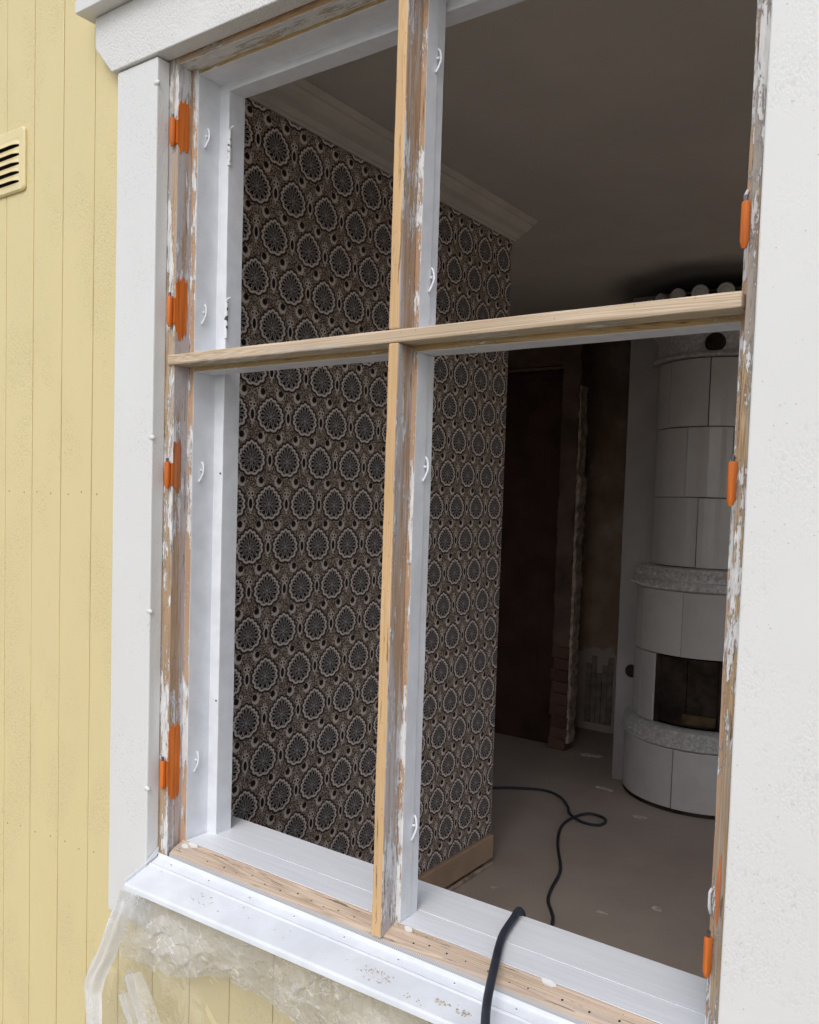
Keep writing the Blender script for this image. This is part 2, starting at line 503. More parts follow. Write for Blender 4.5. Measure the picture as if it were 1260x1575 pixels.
# ------------------------------------------------------------------ mesh helpers
def link_mesh(name, me, mats, parent=None):
    o = bpy.data.objects.new(name, me)
    col.objects.link(o)
    for m in (mats if isinstance(mats, (list, tuple)) else [mats]): me.materials.append(m)
    if parent is not None: o.parent = parent
    return o
def from_bm(name, bm, mats, parent=None, smooth=False):
    bmesh.ops.recalc_face_normals(bm, faces=bm.faces[:])
    me = bpy.data.meshes.new(name)
    bm.to_mesh(me); bm.free()
    if smooth:
        for p in me.polygons: p.use_smooth = True
    return link_mesh(name, me, mats, parent)
def bevel(o, w=.0012, seg=2, angle=35):
    b = o.modifiers.new("bevel", 'BEVEL')
    b.width = w; b.segments = seg; b.limit_method = 'ANGLE'; b.angle_limit = R(angle); b.harden_normals = False
    return o
def add_box(bm, x0, x1, y0, y1, z0, z1):
    v = [bm.verts.new((x, y, z)) for x in (x0, x1) for y in (y0, y1) for z in (z0, z1)]
    for f in ((0, 1, 3, 2), (4, 6, 7, 5), (0, 4, 5, 1), (2, 3, 7, 6), (0, 2, 6, 4), (1, 5, 7, 3)):
        bm.faces.new([v[i] for i in f])
def box(name, x0, x1, y0, y1, z0, z1, mat, parent=None, bev=0.0):
    """z is measured from eye level"""
    bm = bmesh.new(); add_box(bm, x0, x1, y0, y1, z0 + E0, z1 + E0)
    o = from_bm(name, bm, mat, parent)
    if bev: bevel(o, bev)
    return o
def extrude(name, pts, axis, a, b, mats, emat, parent=None, segs=1, jit=0.0, bev=.001, shift=None):
    """closed profile pts pushed along an axis. axis 'z': pts are (x, y); 'x': pts are (z, y); 'y': pts are (x, z)."""
    bm = bmesh.new(); rings = []; n = len(pts)
    sd = random.random() * 50
    for i in range(segs + 1):
        s = a + (b - a) * i / segs; ring = []
        for k, (p, q) in enumerate(pts):
            if jit:
                p += jit * noise.noise((s * 9 + sd, k * 3.1, 0)) + jit * .5 * noise.noise((s * 37, k * 5.7 + sd, 1))
                q += jit * .6 * noise.noise((s * 11, k * 2.3, sd))
            if axis == 'z': c = (p, q, s + E0)
            elif axis == 'x': c = (s, q, p + E0)
            else: c = (p, s, q + E0)
            if shift: c = shift(*c)
            ring.append(bm.verts.new(c))
        rings.append(ring)
    for i in range(segs):
        for k in range(n):
            f = bm.faces.new((rings[i][k], rings[i][(k + 1) % n], rings[i + 1][(k + 1) % n], rings[i + 1][k]))
            f.material_index = emat[k] if emat else 0
    bm.faces.new(rings[0][::-1]); bm.faces.new(rings[-1])
    o = from_bm(name, bm, mats, parent)
    if bev: bevel(o, bev, 2, 40)
    return o
def add_tube(bm, pts, rad, n=10, cap=True):
    pts = [Vector(p) for p in pts]; rings = []
    rads = rad if isinstance(rad, (list, tuple)) else [rad] * len(pts)
    up = Vector((.13, .21, .97))
    for i, p in enumerate(pts):
        d = (pts[min(i + 1, len(pts) - 1)] - pts[max(i - 1, 0)]).normalized()
        s = d.cross(up)
        if s.length < .05: s = d.cross(Vector((1, 0, 0)))
        s.normalize(); t = s.cross(d).normalized(); up = t
        rings.append([bm.verts.new(p + (s * math.cos(2 * math.pi * k / n) + t * math.sin(2 * math.pi * k / n)) * rads[i]) for k in range(n)])
    for a, b in zip(rings, rings[1:]):
        for k in range(n): bm.faces.new((a[k], a[(k + 1) % n], b[(k + 1) % n], b[k]))
    if cap: bm.faces.new(rings[0][::-1]); bm.faces.new(rings[-1])
def catmull(pts, k=6):
    P = [Vector(p) for p in pts]; P = [P[0] * 2 - P[1]] + P + [P[-1] * 2 - P[-2]]; out = []
    for i in range(1, len(P) - 2):
        for j in range(k):
            t = j / k; a, b, c, d = P[i - 1:i + 3]
            out.append(.5 * ((2 * b) + (c - a) * t + (2 * a - 5 * b + 4 * c - d) * t * t + (3 * b - a - 3 * c + d) * t ** 3))
    return out + [P[-2]]
def thing(name, label, cat, loc=(0, 0, 0), group=None):
    o = bpy.data.objects.new(name, None); col.objects.link(o)
    o.empty_display_size = .05
    o['label'] = label; o['category'] = cat; o['kind'] = 'thing'
    if group: o['group'] = group
    return o
def tag(o, label, cat, group=None):
    o['label'] = label; o['category'] = cat
    if group: o['group'] = group
    return o
def struct(o): o['kind'] = 'structure'; return o

# ------------------------------------------------------------------ setting: ground, floor, ceiling
bm = bmesh.new()
gv = [bm.verts.new((x, y, 0)) for x, y in ((-400, -400), (400, -400), (400, 400), (-400, 400))]
bm.faces.new(gv)
struct(from_bm('ground', bm, M['ground']))
FL, CE = -1.41, 1.047
struct(box('floor', -4.2, 2.2, .148, 4.3, FL - .1, FL, M['floor']))
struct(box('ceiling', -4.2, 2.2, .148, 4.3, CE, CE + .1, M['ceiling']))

# ------------------------------------------------------------------ outer wall with yellow boards
hw = thing('house_wall', 'pale yellow vertical board wall around the window, nail marks and blistered paint', 'wall')
OX0, OX1, OZ0, OZ1 = -1.345, -.205, -.725, .835
OPEN = [(-3.65, -2.75), (OX0, OX1), (.55, 1.69)]      # this window, plus two unseen openings added to let daylight into the room
xs = [-4.2] + [v for o in OPEN for v in o] + [2.2]
for a in [(xs[i], xs[i + 1], -1.6, 2.2) for i in range(0, len(xs), 2)] + [(o[0], o[1], -1.6, OZ0) for o in OPEN] + [(o[0], o[1], OZ1, 2.2) for o in OPEN]:
    box('wall_core', a[0], a[1], .040, .150, a[2], a[3], M['interior'], hw)
BW = .1052
def board(x0, x1, z0, z1):
    c, y0, y1 = .0035, .018, .039
    pts = [(x0 + .0006, y1), (x0 + .0006, y0 + .0022), (x0 + c, y0), (x1 - .0022, y0), (x1 - .0006, y0 + .0014), (x1 - .0006, y1)]
    return extrude('board', pts, 'z', z0, z1, M['yellow'], None, hw, 12, .0005, 0)
k = 0
x = -1.5084 - BW * 25
while x < 2.1:
    x1 = x + BW
    cut = any(x1 > o[0] - .015 and x < o[1] + .035 for o in OPEN)
    if not cut: board(x, x1, -1.6, 2.2)
    else:
        board(x, x1, -1.6, OZ0 - .002)
        board(x, x1, .90, 2.2)
    x = x1
for o0, o1 in (OPEN[0], OPEN[2]):      # plain trim round the two added openings, out of view
    for a in ((o0 - .06, o0 + .05, OZ0 - .08, OZ1 - .06), (o1 - .05, o1 + .06, OZ0 - .08, OZ1 - .06), (o0 - .12, o1 + .12, OZ1 - .059, OZ1 + .06), (o0 + .051, o1 - .051, OZ0 - .04, OZ0 + .04)):
        box('added_window_trim', a[0], a[1], 0, .0395, a[2], a[3], M['casing'], hw, .002)
    box('added_window_trim', (o0 + o1) / 2 - .02, (o0 + o1) / 2 + .02, .03, .11, OZ0 + .041, OZ1 - .06, M['white'], hw, .002)
    box('added_window_trim', o0 + .051, o1 - .051, .031, .109, .22, .26, M['white'], hw, .002)
def disc(name, c, nrm, rad, depth, mat, parent, n=8):
    bm = bmesh.new(); nrm = Vector(nrm).normalized(); s = nrm.cross(Vector((.3, .2, .9))).normalized(); t = nrm.cross(s); c = Vector(c)
    a = [bm.verts.new(c + (s * math.cos(6.2832 * i / n) + t * math.sin(6.2832 * i / n)) * rad) for i in range(n)]
    b = [bm.verts.new(v.co * 1.0 + nrm * depth - (v.co - c) * .25) for v in a]
    for i in range(n): bm.faces.new((a[i], a[(i + 1) % n], b[(i + 1) % n], b[i]))
    bm.faces.new(b); bm.faces.new(a[::-1])
    return from_bm(name, bm, mat, parent)
for zz, dz in ((-.008, 0), (-.735, .05)):
    for i in range(9):
        xx = -1.485 - i * .0525
        disc('nail', (xx + random.uniform(-.006, .006), .0182, zz + dz * (xx + 1.62) + random.uniform(-.004, .004) + E0), (0, -1, 0), .0022, .0008, M['nail'], hw)

# ------------------------------------------------------------------ casing round the window
cs = thing('window_casing', 'off-white painted board surround of the window with chamfered header and drip cap', 'window trim')
CXL, CXR = -1.2962, -.2565
extrude('side_board', [(-1.4115, .0275), (-1.4115, 0), (CXL, 0), (CXL, .0275)], 'z', -.815, .7700, M['casing'], None, cs, 20, .0006, .0022)
extrude('side_board', [(CXR, .0275), (CXR, 0), (-.138, 0), (-.138, .0275)], 'z', -.815, .7700, M['casing'], None, cs, 20, .0006, .0022)
bm = bmesh.new()
out = [(-1.4735, .8835), (-1.4733, .828), (-1.422, .7725), (-.128, .7725), (-.077, .828), (-.077, .8835)]
fv = [bm.verts.new((a, -.006, b + E0)) for a, b in out]; bv = [bm.verts.new((a, .0275, b + E0)) for a, b in out]
bm.faces.new(fv); bm.faces.new(bv[::-1])
for i in range(6): bm.faces.new((fv[i], bv[i], bv[(i + 1) % 6], fv[(i + 1) % 6]))
bevel(from_bm('header_board', bm, M['header'], cs), .002)
extrude('drip_cap', [(.885, -.034), (.908, -.034), (.935, .0275), (.885, .0275)], 'x', -1.4965, -.052, M['casing'], None, cs, 16, .0006, .0018)
for zz in (.725, .098, -.220, -.551):
    bm = bmesh.new(); bmesh.ops.create_icosphere(bm, subdivisions=2, radius=.0062)
    for v in bm.verts: v.co = Vector((v.co.x * 1.25, v.co.y * .55, v.co.z * .8)) + Vector((CXL - .0015, .0008, zz + E0)) + Vector((0, 0, .0006 * noise.noise(v.co * 400)))
    from_bm('paint_plug', bm, M['casing'], cs, True)

# ------------------------------------------------------------------ window frame
wf = thing('window', 'stripped wooden four-pane window frame without sashes, flaking white paint on bare pine', 'window frame')
Y1, Y2, Y3, Y4 = .028, .0615, .114, .154
def mirror(p): return [(-1.547 - a, b) for a, b in p]
jamb = [(-1.36, Y1), (-1.2725, Y1), (-1.2725, Y2), (-1.259, Y2), (-1.259, Y3), (-1.235, Y3), (-1.235, Y4), (-1.36, Y4)]
extrude('jamb', jamb, 'z', -.72, .80, [M['flaky_z'], M['rebate_z'], M['stop_z'], M['white']], [0, 1, 2, 3, 3, 3, 3, 3], wf, 60, .0008, .0014)
jamb_r = mirror(jamb)
jamb_r[5] = (-.299, Y3); jamb_r[6] = (-.299, Y4)
extrude('jamb', jamb_r, 'z', -.72, .80, [M['front_r'], M['rebate_z'], M['stop_z'], M['white']], [0, 1, 2, 3, 3, 3, 3, 3], wf, 60, .0009, .0014)
hy = .0009
head = [(.834, Y1 + hy), (.762, Y1 + hy), (.762, Y2 + hy), (.755, Y2 + hy), (.755, Y3 + hy), (.741, Y3 + hy), (.741, Y4 - hy), (.834, Y4 - hy)]
extrude('head', head, 'x', -1.33, -.217, [M['head_x'], M['head_reb'], M['stop_x'], M['white']], [0, 1, 2, 3, 3, 3, 3, 3], wf, 40, .0008, .0014)
rail = [(-.722, .0265), (-.6835, .0265), (-.6735, .0295), (-.6685, .036), (-.6610, .0545), (-.6630, .0565), (-.6585, .0598), (-.6585, .0640), (-.722, .0640)]
extrude('bottom_rail', rail, 'x', -1.2665, -.2805, [M['rail_x'], M['mesh']], [0, 1, 0, 0, 0, 0, 0, 0, 0], wf, 60, .0007, .0005)
extrude('sill', [(-.690, .0643), (-.6572, .0622), (-.6568, .1135), (-.690, .1135)], 'x', -1.2575, -.2895, M['sill'], None, wf, 10, .0002, 0)
extrude('sill', [(-.690, .1145), (-.6562, .1140), (-.6562, .2015), (-.6575, .2035), (-.682, .2035), (-.690, .2000)], 'x', -1.36, -.187, M['sill'], None, wf, 10, .0002, 0)
# cross of mullion and transom: a narrow nose in front, a wider body behind
MX, TZ = -.7735, .2400
tb = [(TZ - .0185, Y2), (TZ + .0185, Y2), (TZ + .0185, .110), (TZ - .0185, .110)]
tr_ = extrude('transom', tb, 'x', -1.2595, -.2875, [M['white'], M['stop_x']], [1, 0, 0, 0], wf, 40, .0007, .0014)
tn = [(TZ - .0095, Y2 + .001), (TZ - .0095, .0235), (TZ + .0095, .0235), (TZ + .0095, Y2 + .001)]
extrude('nose', tn, 'x', -1.2880, -.2775, [M['nose_x'], M['rebate_x']], [1, 0, 0, 0], tr_, 50, .0008, .0026)
for z0, z1, ns in ((-.6565, TZ - .0188, 40), (TZ + .0188, .7545, 24)):
    mb = [(MX - .0185, Y2 + .0004), (MX + .0185, Y2 + .0004), (MX + .0185, .0905), (MX + .0170, .0915), (MX + .0170, .1095), (MX - .0185, .1095)]
    mo = extrude('mullion', mb, 'z', z0, z1, [M['white'], M['stop_z']], [1, 0, 0, 0, 0, 0], wf, ns, .0007, .0012)
    mn = [(MX - .0095, Y2 + .0016), (MX - .0095, .0242), (MX + .0095, .0242), (MX + .0095, Y2 + .0016)]
    extrude('nose', mn, 'z', -.6715 if z0 < 0 else TZ + .0097, TZ - .0097 if z0 < 0 else .7615, [M['nose_z'], M['rebate_z']], [1, 0, 1, 1], mo, ns, .0008, .0026)
# nail holes in the bottom rail
for xx in (-1.252, -1.172, -1.129, -1.096, -1.063, -1.026, -.989, -.955, -.922, -.894, -.865, -.832, -.713, -.688, -.656, -.623, -.585, -.548, -.520, -.47, -.43, -.39):
    yy = .041 + random.uniform(-.003, .004)
    disc('nail', (xx, yy, -.6683 + (yy - .036) * .40 + E0), (0, -.4, .9), .0010 + random.random() * .0008, .0004, M['hole'], wf)

for k, (xx, yy, ln) in enumerate(((-1.246, .050, .022), (-1.235, .057, .030), (-.735, .056, .018), (-.50, .058, .026))):
    bm = bmesh.new(); vs = []
    for i in range(9):
        a = 6.2832 * i / 9
        vs.append(bm.verts.new((xx + ln * .5 * math.cos(a) * random.uniform(.6, 1.1), yy + .004 * math.sin(a) * random.uniform(.5, 1.2), -.6683 + (yy + .004 * math.sin(a) - .036) * .40 + .0022 + E0)))
    bm.faces.new(vs)
    r_ = bmesh.ops.extrude_face_region(bm, geom=bm.faces[:])
    for v in [q for q in r_['geom'] if isinstance(q, bmesh.types.BMVert)]: v.co.z -= .0035
    from_bm('paint_scrap', bm, M['casing'], wf)
# hinges left on the jambs: knuckle with pin, primed patch on the rebate
def patch(name, corners_z, y0, y1, x, mat, parent, side=1):
    """ragged brush patch on a face x = const"""
    z0, z1 = corners_z; bm = bmesh.new(); n = 11; cols = []
    for i in range(n + 1):
        t = i / n; e = abs(t - .5) * 2
        a = y0 + (y1 - y0) * t
        zt = z1 - .012 * e ** 3 + random.uniform(-.010, .006); zb = z0 + .012 * e ** 3 + random.uniform(-.006, .010)
        m_ = 7
        cols.append([(bm.verts.new((x + .0008 * side, a + (.0016 * noise.noise((k * 1.7, z0 * 30, i)) if i in (0, n) else 0), zb + (zt - zb) * k / m_ + E0)), bm.verts.new((x - .0015 * side, a, zb + (zt - zb) * k / m_ + E0))) for k in range(m_ + 1)])
    for A, B in zip(cols, cols[1:]):
        for k in range(m_): bm.faces.new((A[k][0], B[k][0], B[k + 1][0], A[k + 1][0]))
        for k, q in ((0, 0), (m_, m_)): bm.faces.new((A[k][0], A[k][1], B[k][1], B[k][0]))
    for A in (cols[0], cols[-1]):
        for k in range(m_): bm.faces.new((A[k][0], A[k + 1][0], A[k + 1][1], A[k][1]))
    return from_bm(name, bm, mat, parent)
def hinge(x, zt, zb, rad=.0054, mat=None):
    bm = bmesh.new()
    y = .0215; h = zt - zb
    zs = [zb - .004, zb, zb + .004, zb + h * .5, zt - .002, zt]
    rs = [rad * .55, rad * .8, rad, rad * 1.02, rad, rad * .86]
    add_tube(bm, [(x, y, q + E0) for q in zs], rs, 14)
    ho = from_bm('hinge', bm, mat or M['orange'], wf, True)
    e = ho.modifiers.new("edges", 'EDGE_SPLIT'); e.split_angle = R(50)
    bm = bmesh.new()
    add_tube(bm, [(x, y, zt - .001 + E0), (x, y, zt + .007 + E0)], .0024, 10)
    from_bm('pin', bm, M['pin'], ho)
    return ho
for (zt, zb), (p0, p1), mt in (((.667, .622), (.609, .702), 'orange'), ((.353, .303), (.280, .388), 'orange'), ((.055, .010), (.003, .097), 'rust'), ((-.499, -.549), (-.574, -.434), 'orange')):
    h = hinge(-1.2795, zt, zb)
    box('leaf', -1.2800, -1.2718, .0262, .0290, zb + .002, zt - .002, M['orange'], h)
    patch('primer_patch', (p0, p1), .0284, .0545 if mt == 'orange' else .046, -1.2725, M[mt], h)
for zt, zb in ((.348, .300), (.055, .008), (-.506, -.551)):
    h = hinge(-.2775, zt, zb, .0050)
# rusty streak on the front of the right jamb above the lowest hinge
bm = bmesh.new()
st = [(-.2690, -.405), (-.2725, -.43), (-.2735, -.46), (-.272, -.485), (-.2700, -.495), (-.2685, -.475), (-.2675, -.44)]
a_ = [bm.verts.new((p, Y1 - .0009, q + E0)) for p, q in st]; b_ = [bm.verts.new((p, Y1 + .001, q + E0)) for p, q in st]
bm.faces.new(a_); bm.faces.new(b_[::-1])
for i in range(len(st)): bm.faces.new((a_[i], b_[i], b_[(i + 1) % len(st)], a_[(i + 1) % len(st)]))
from_bm('primer_patch', bm, M['rust'], wf)
def hook(x, y, z, s=1):
    bm = bmesh.new()
    p = catmull([(x - .001 * s, y + .003, z + .020), (x + .003 * s, y + .003, z + .015), (x + .006 * s, y + .001, z + .002), (x + .004 * s, y - .002, z - .009), (x + .001 * s, y - .005, z - .018)], 4)
    add_tube(bm, [(a.x, a.y, a.z + E0) for a in p], .0019, 8)
    add_tube(bm, [(x - .001 * s, y - .001, z + .004 + E0), (x + .004 * s, y - .0005, z + .005 + E0)], .0022, 8)
    return from_bm('hook', bm, M['white'], wf, True)
for zz in (.647, .329, .038, -.512): hook(-1.259, .0825, zz)
for zz in (.655, .332, .046, -.515): hook(MX + .0185, .089, zz)
for zz in (.36, .050, -.478):
    bm = bmesh.new(); add_tube(bm, [(-.2865, .060, zz - .018 + E0), (-.2888, .060, zz - .010 + E0), (-.2890, .060, zz + .008 + E0), (-.2865, .060, zz + .014 + E0)], .0020, 8)
    from_bm('hook', bm, M['white'], wf, True)
for zt, zb in ((.669, .606), (.358, .290)):
    bm = bmesh.new()
    add_tube(bm, [(-1.2340, .1150, q + E0) for q in (zb, zb + .02, zb + .04, zt)], .0033, 10)
    add_tube(bm, [(-1.2340, .1150, zt - .002 + E0), (-1.2325, .1150, zt + .004 + E0), (-1.226, .118, zt + .007 + E0)], .0016, 8)
    from_bm('inner_hinge', bm, M['chipped'], wf)
for zz in (.038, -.396):
    disc('screw', (-1.2405, .1138, zz + E0), (0, -1, 0), .0022, .0012, M['pin'], wf)

# ------------------------------------------------------------------ metal flashing under the window
fl = thing('window_flashing', 'white painted sheet metal sill flashing with paint crumbs, under the window', 'flashing')
prof = [(-.6790, .0262), (-.6865, .0245), (-.6915, .0100), (-.6905, .0070), (-.6930, .0035), (-.7030, -.0460), (-.7058, -.0495), (-.7135, -.0500), (-.7150, -.0475), (-.7060, -.0455), (-.6955, .0030), (-.6900, .0264)]
def twist(x, y, z):
    w = max(0.0, min(1.0, (.02 - y) / .07))
    return (x, y, z + .020 * (x + .80) * w)
extrude('sheet', prof, 'x', -1.2945, -.2590, M['flash'], None, fl, 24, .0004, .0006, shift=twist)
# turned-up end against the left casing board
bm = bmesh.new()
q = [(.026, -.680), (.026, -.668), (-.004, -.690), (-.046, -.7065), (-.046, -.7135)]
a_ = [bm.verts.new((-1.2945, p, r_ + E0)) for p, r_ in q]; b_ = [bm.verts.new((-1.2930, p, r_ + E0)) for p, r_ in q]
bm.faces.new(a_); bm.faces.new(b_[::-1])
for i in range(5): bm.faces.new((a_[i], b_[i], b_[(i + 1) % 5], a_[(i + 1) % 5]))
from_bm('upturned_end', bm, M['flash'], fl)
for xx in (-1.248, -1.145, -1.042, -.938, -.831, -.726, -.626, -.526, -.43, -.33):
    disc('nail', (xx, .0185, -.6886 + E0), (0, -.3, .95), .0030, .0009, M['flash'], fl)
    disc('nail', (xx + .0006, .0183, -.6879 + E0), (0, -.3, .95), .0014, .0004, M['pin'], fl)
crumbs = bmesh.new()
clusters = [(-.735, -.022, .03, 60), (-.62, -.022, .012, 36), (-.585, -.024, .012, 40), (-.52, -.028, .014, 44), (-.535, -.040, .01, 26), (-.66, -.038, .02, 14), (-1.25, .005, .012, 20), (-1.12, -.02, .03, 14), (-1.0, -.02, .12, 20), (-.6, .0, .3, 30)]
for cx_, cy_, sp, n in clusters:
    for i in range(n):
        an, rr = random.random() * 6.283, sp * (random.random() ** .6)
        px, py = cx_ + rr * math.cos(an) * 1.2, cy_ + rr * math.sin(an) * .45
        if not -.044 < py < .0: continue
        pz = -.6930 + (py - .0035) * .202
        _, _, pz = twist(px, py, pz)
        s = random.uniform(.0006, .0019)
        vs = []
        for j in range(4):
            t_ = an + j * 1.57 + random.uniform(-.4, .4)
            vs.append(crumbs.verts.new((px + s * math.cos(t_), py + s * math.sin(t_) * .9, pz + random.uniform(.0002, .0009) + E0)))
        vs.append(crumbs.verts.new((px, py, pz + s * .7 + .0006 + E0)))
        for j in range(4): crumbs.faces.new((vs[j], vs[(j + 1) % 4], vs[4]))
M['crumb'] = plain('paint_crumb', (.50, .44, .34), .9, .1, .5, 300)
co = from_bm('paint_crumbs', crumbs, M['crumb'])
co['kind'] = 'stuff'; co['label'] = 'beige crumbs and scrapings of old paint lying on the white flashing'; co['category'] = 'crumbs'

# ------------------------------------------------------------------ plastic sheet hung under the flashing
pl = thing('plastic_sheet', 'clear crumpled plastic sheet hanging below the window flashing over yellow boards', 'plastic sheet')
def sheet(name, nx, nz, fn, mat):
    bm = bmesh.new(); g_ = [[bm.verts.new(fn(i / nx, j / nz)) for j in range(nz + 1)] for i in range(nx + 1)]
    for i in range(nx):
        for j in range(nz): bm.faces.new((g_[i][j], g_[i + 1][j], g_[i + 1][j + 1], g_[i][j + 1]))
    return from_bm(name, bm, mat, pl, False)
def facet(p):
    d, q = noise.voronoi(p)
    return (p - q[0]).dot(noise.noise_vector(q[0] * 7.3))
def ridged(p): return 1 - abs(noise.noise(p)) * 2
def film_fn(u, v):
    x = -1.325 + 1.12 * u
    top = -.730 + .018 * (x + .8)
    z = top - .62 * v
    x -= .22 * min(v, .5) * max(0, 1 - u * 4)
    b = .020 + .035 * v
    y = -.030 + .05 * v ** 2 * 0 - b * .4 * math.sin(u * 26 + 2.4 * noise.noise((u * 4, v * 1.5, 2))) * v
    y -= .014 * ridged((u * 9 + v * 2.2, v * 2.4 - u * 3, .3)) * (.25 + v)
    y += .010 * facet(Vector((u * 16 + v * 3, v * 6 - u * 2, 4)))
    y = max(-.11, min(.008, y))
    return (x, y, z + E0)
sheet('hanging_film', 150, 80, film_fn, M['film'])
def band_fn(lay):
    def fn(u, v):
        x = -1.325 + 1.12 * u
        top = -.722 + .018 * (x + .8) - .020 * max(0, 1 - u * 10)
        dep = .118 - .03 * u + .028 * noise.noise((u * 7, lay, 1)) + .02 * math.sin(u * 17 + lay)
        z = top - dep * v
        y = -.014 - .020 * math.sin(v * 2.6) + .016 * facet(Vector((u * 22 + v * 2, v * 3.2 - u * 3, lay))) + .006 * facet(Vector((u * 75, v * 8, 5))) - .008 * noise.noise((u * 12, v * 2, 2))
        return (x, min(.004, y), z + E0)
    return fn
sheet('bunched_film', 240, 36, band_fn(0), M['film2'])
def fold_strip(name, path, widths, mat, amp=.006):
    P = catmull(path, 8); n = len(P); bm = bmesh.new(); rows = []
    for i, p in enumerate(P):
        t_ = i / (n - 1) * (len(widths) - 1); k_ = min(int(t_), len(widths) - 2); w = widths[k_] + (widths[k_ + 1] - widths[k_]) * (t_ - k_)
        row = []
        for j in range(17):
            s = j / 16
            dx = (s - .5) * w
            dy = -amp * 2.2 * math.sin(s * math.pi) - amp * math.sin(s * 16 + i * .12) * .8 - .004 * noise.noise((s * 6, i * .15, 9))
            row.append(bm.verts.new((p.x + dx, p.y + dy, p.z + E0)))
        rows.append(row)
    for a, b in zip(rows, rows[1:]):
        for j in range(16): bm.faces.new((a[j], a[j + 1], b[j + 1], b[j]))
    return from_bm(name, bm, mat, pl, True)
fold_strip('folded_edge', [(-1.262, -.070, -.722), (-1.270, -.074, -.750), (-1.305, -.074, -.83), (-1.345, -.072, -.905), (-1.340, -.070, -.98), (-1.335, -.070, -1.35)], [.022, .034, .042, .050, .040, .042], M['film3'])
fold_strip('fold', [(-1.255, -.05, -.86), (-1.225, -.055, -.90), (-1.17, -.06, -.97), (-1.13, -.06, -1.06), (-1.12, -.06, -1.25)], [.020, .034, .040, .036, .03], M['film4'], .009)
fold_strip('fold', [(-1.29, -.045, -.915), (-1.265, -.05, -.94), (-1.235, -.05, -.985), (-1.225, -.05, -1.02)], [.010, .016, .024, .004], M['film4'], .006)

# ------------------------------------------------------------------ vent on the yellow wall
vt = thing('vent_grille', 'yellow louvred wall vent with five slots on the yellow boards', 'vent')
VX0, VX1, VZ0, VZ1 = -1.877, -1.7435, .6240, .7550
yf, yb = .0105, .0175
sl0, sl1 = VX0 + .018, VX1 - .018
slots = [VZ1 - .0335 - i * .0185 for i in range(5)]
def rr(bm, x0, x1, z0, z1, rad, y, n=5):
    vs = []
    for cx_, cz_, a0 in ((x1 - rad, z1 - rad, 0), (x0 + rad, z1 - rad, 90), (x0 + rad, z0 + rad, 180), (x1 - rad, z0 + rad, 270)):
        for i in range(n): a = R(a0 + 90 * i / (n - 1)); vs.append(bm.verts.new((cx_ + rad * math.cos(a), y, cz_ + rad * math.sin(a) + E0)))
    return vs
bm = bmesh.new()
o0 = rr(bm, VX0, VX1, VZ0, VZ1, .010, yb); o1 = rr(bm, VX0, VX1, VZ0, VZ1, .010, yf + .003); o2 = rr(bm, VX0 + .003, VX1 - .003, VZ0 + .003, VZ1 - .003, .008, yf)
i2 = rr(bm, sl0, sl1, slots[-1] - .006, slots[0] + .012, .002, yf); i3 = rr(bm, sl0, sl1, slots[-1] - .006, slots[0] + .012, .002, yb - .002)
n = len(o0)
for a, b in ((o0, o1), (o1, o2), (o2, i2), (i2, i3)):
    for i in range(n): bm.faces.new((a[i], a[(i + 1) % n], b[(i + 1) % n], b[i]))
from_bm('face_plate', bm, M['vent'], vt)
box('dark_backing', sl0 - .002, sl1 + .002, yb - .0018, yb + .0002, slots[-1] - .008, slots[0] + .014, M['dark'], vt)  # thin black plate, shade behind the slats put in as colour
for i, zz in enumerate(slots):
    pts = [(zz + .0115, yf + .0008), (zz + .0125, yf + .0022), (zz + .001, yf - .0085), (zz - .0005, yf - .0075)]
    pts = [(zz + .0125, yf + .0030), (zz + .0125, yf + .0005), (zz + .0060, yf - .0010), (zz - .0010, yf - .0065), (zz - .0022, yf - .0060), (zz + .0040, yf + .0010)]
    sg = 16
    def taper(x, y, z, zz=zz):
        e_ = min(x - sl0, sl1 - x) / .020
        w = max(0, min(1, e_)) ** .5
        return (x, y * w + (1 - w) * (yf + .0012 if y < yf else y), z)
    extrude('slat', pts, 'x', sl0, sl1, M['vent'], None, vt, 24, 0, 0, shift=taper)

# ------------------------------------------------------------------ room behind the window
ww = thing('wallpapered_wall', 'side wall with brown and cream medallion wallpaper and white crown moulding', 'wall')
WX, WE = -1.63, 1.884
box('wallpaper', WX - .10, WX, .152, WE, -1.29, .992, M['paper'], ww)
box('wall_core', WX - .098, WX - .002, .152, WE - .002, FL + .001, CE - .001, M['plaster'], ww)
extrude('baseboard', [(WX - .003, -1.387), (WX + .012, -1.387), (WX + .012, -1.300), (WX + .009, -1.296), (WX - .003, -1.296)], 'y', .152, WE + .004, M['base'], None, ww, 20, .0015, .0015)
crown = [(WX - .001, 1.046), (WX - .001, .9830), (WX + .008, .9815), (WX + .012, .9870), (WX + .018, .9890), (WX + .030, 1.0005), (WX + .036, 1.0030), (WX + .055, 1.0100), (WX + .070, 1.0220), (WX + .076, 1.0290), (WX + .084, 1.0310), (WX + .096, 1.0420), (WX + .096, 1.046)]
extrude('crown_moulding', crown, 'y', .152, WE + .012, M['crown'], None, ww, 16, .0015, .0006)
bm = bmesh.new()
add_tube(bm, [(WX + .014 + .006 * noise.noise((i, 0, 0)), 1.30 + i * .03, FL + .006 + .004 * noise.noise((i, 3, 0)) + E0) for i in range(20)], [.008 + .004 * noise.noise((i, 7, 1)) for i in range(20)], 6)
from_bm('plaster_edge', bm, M['plaster'], ww)
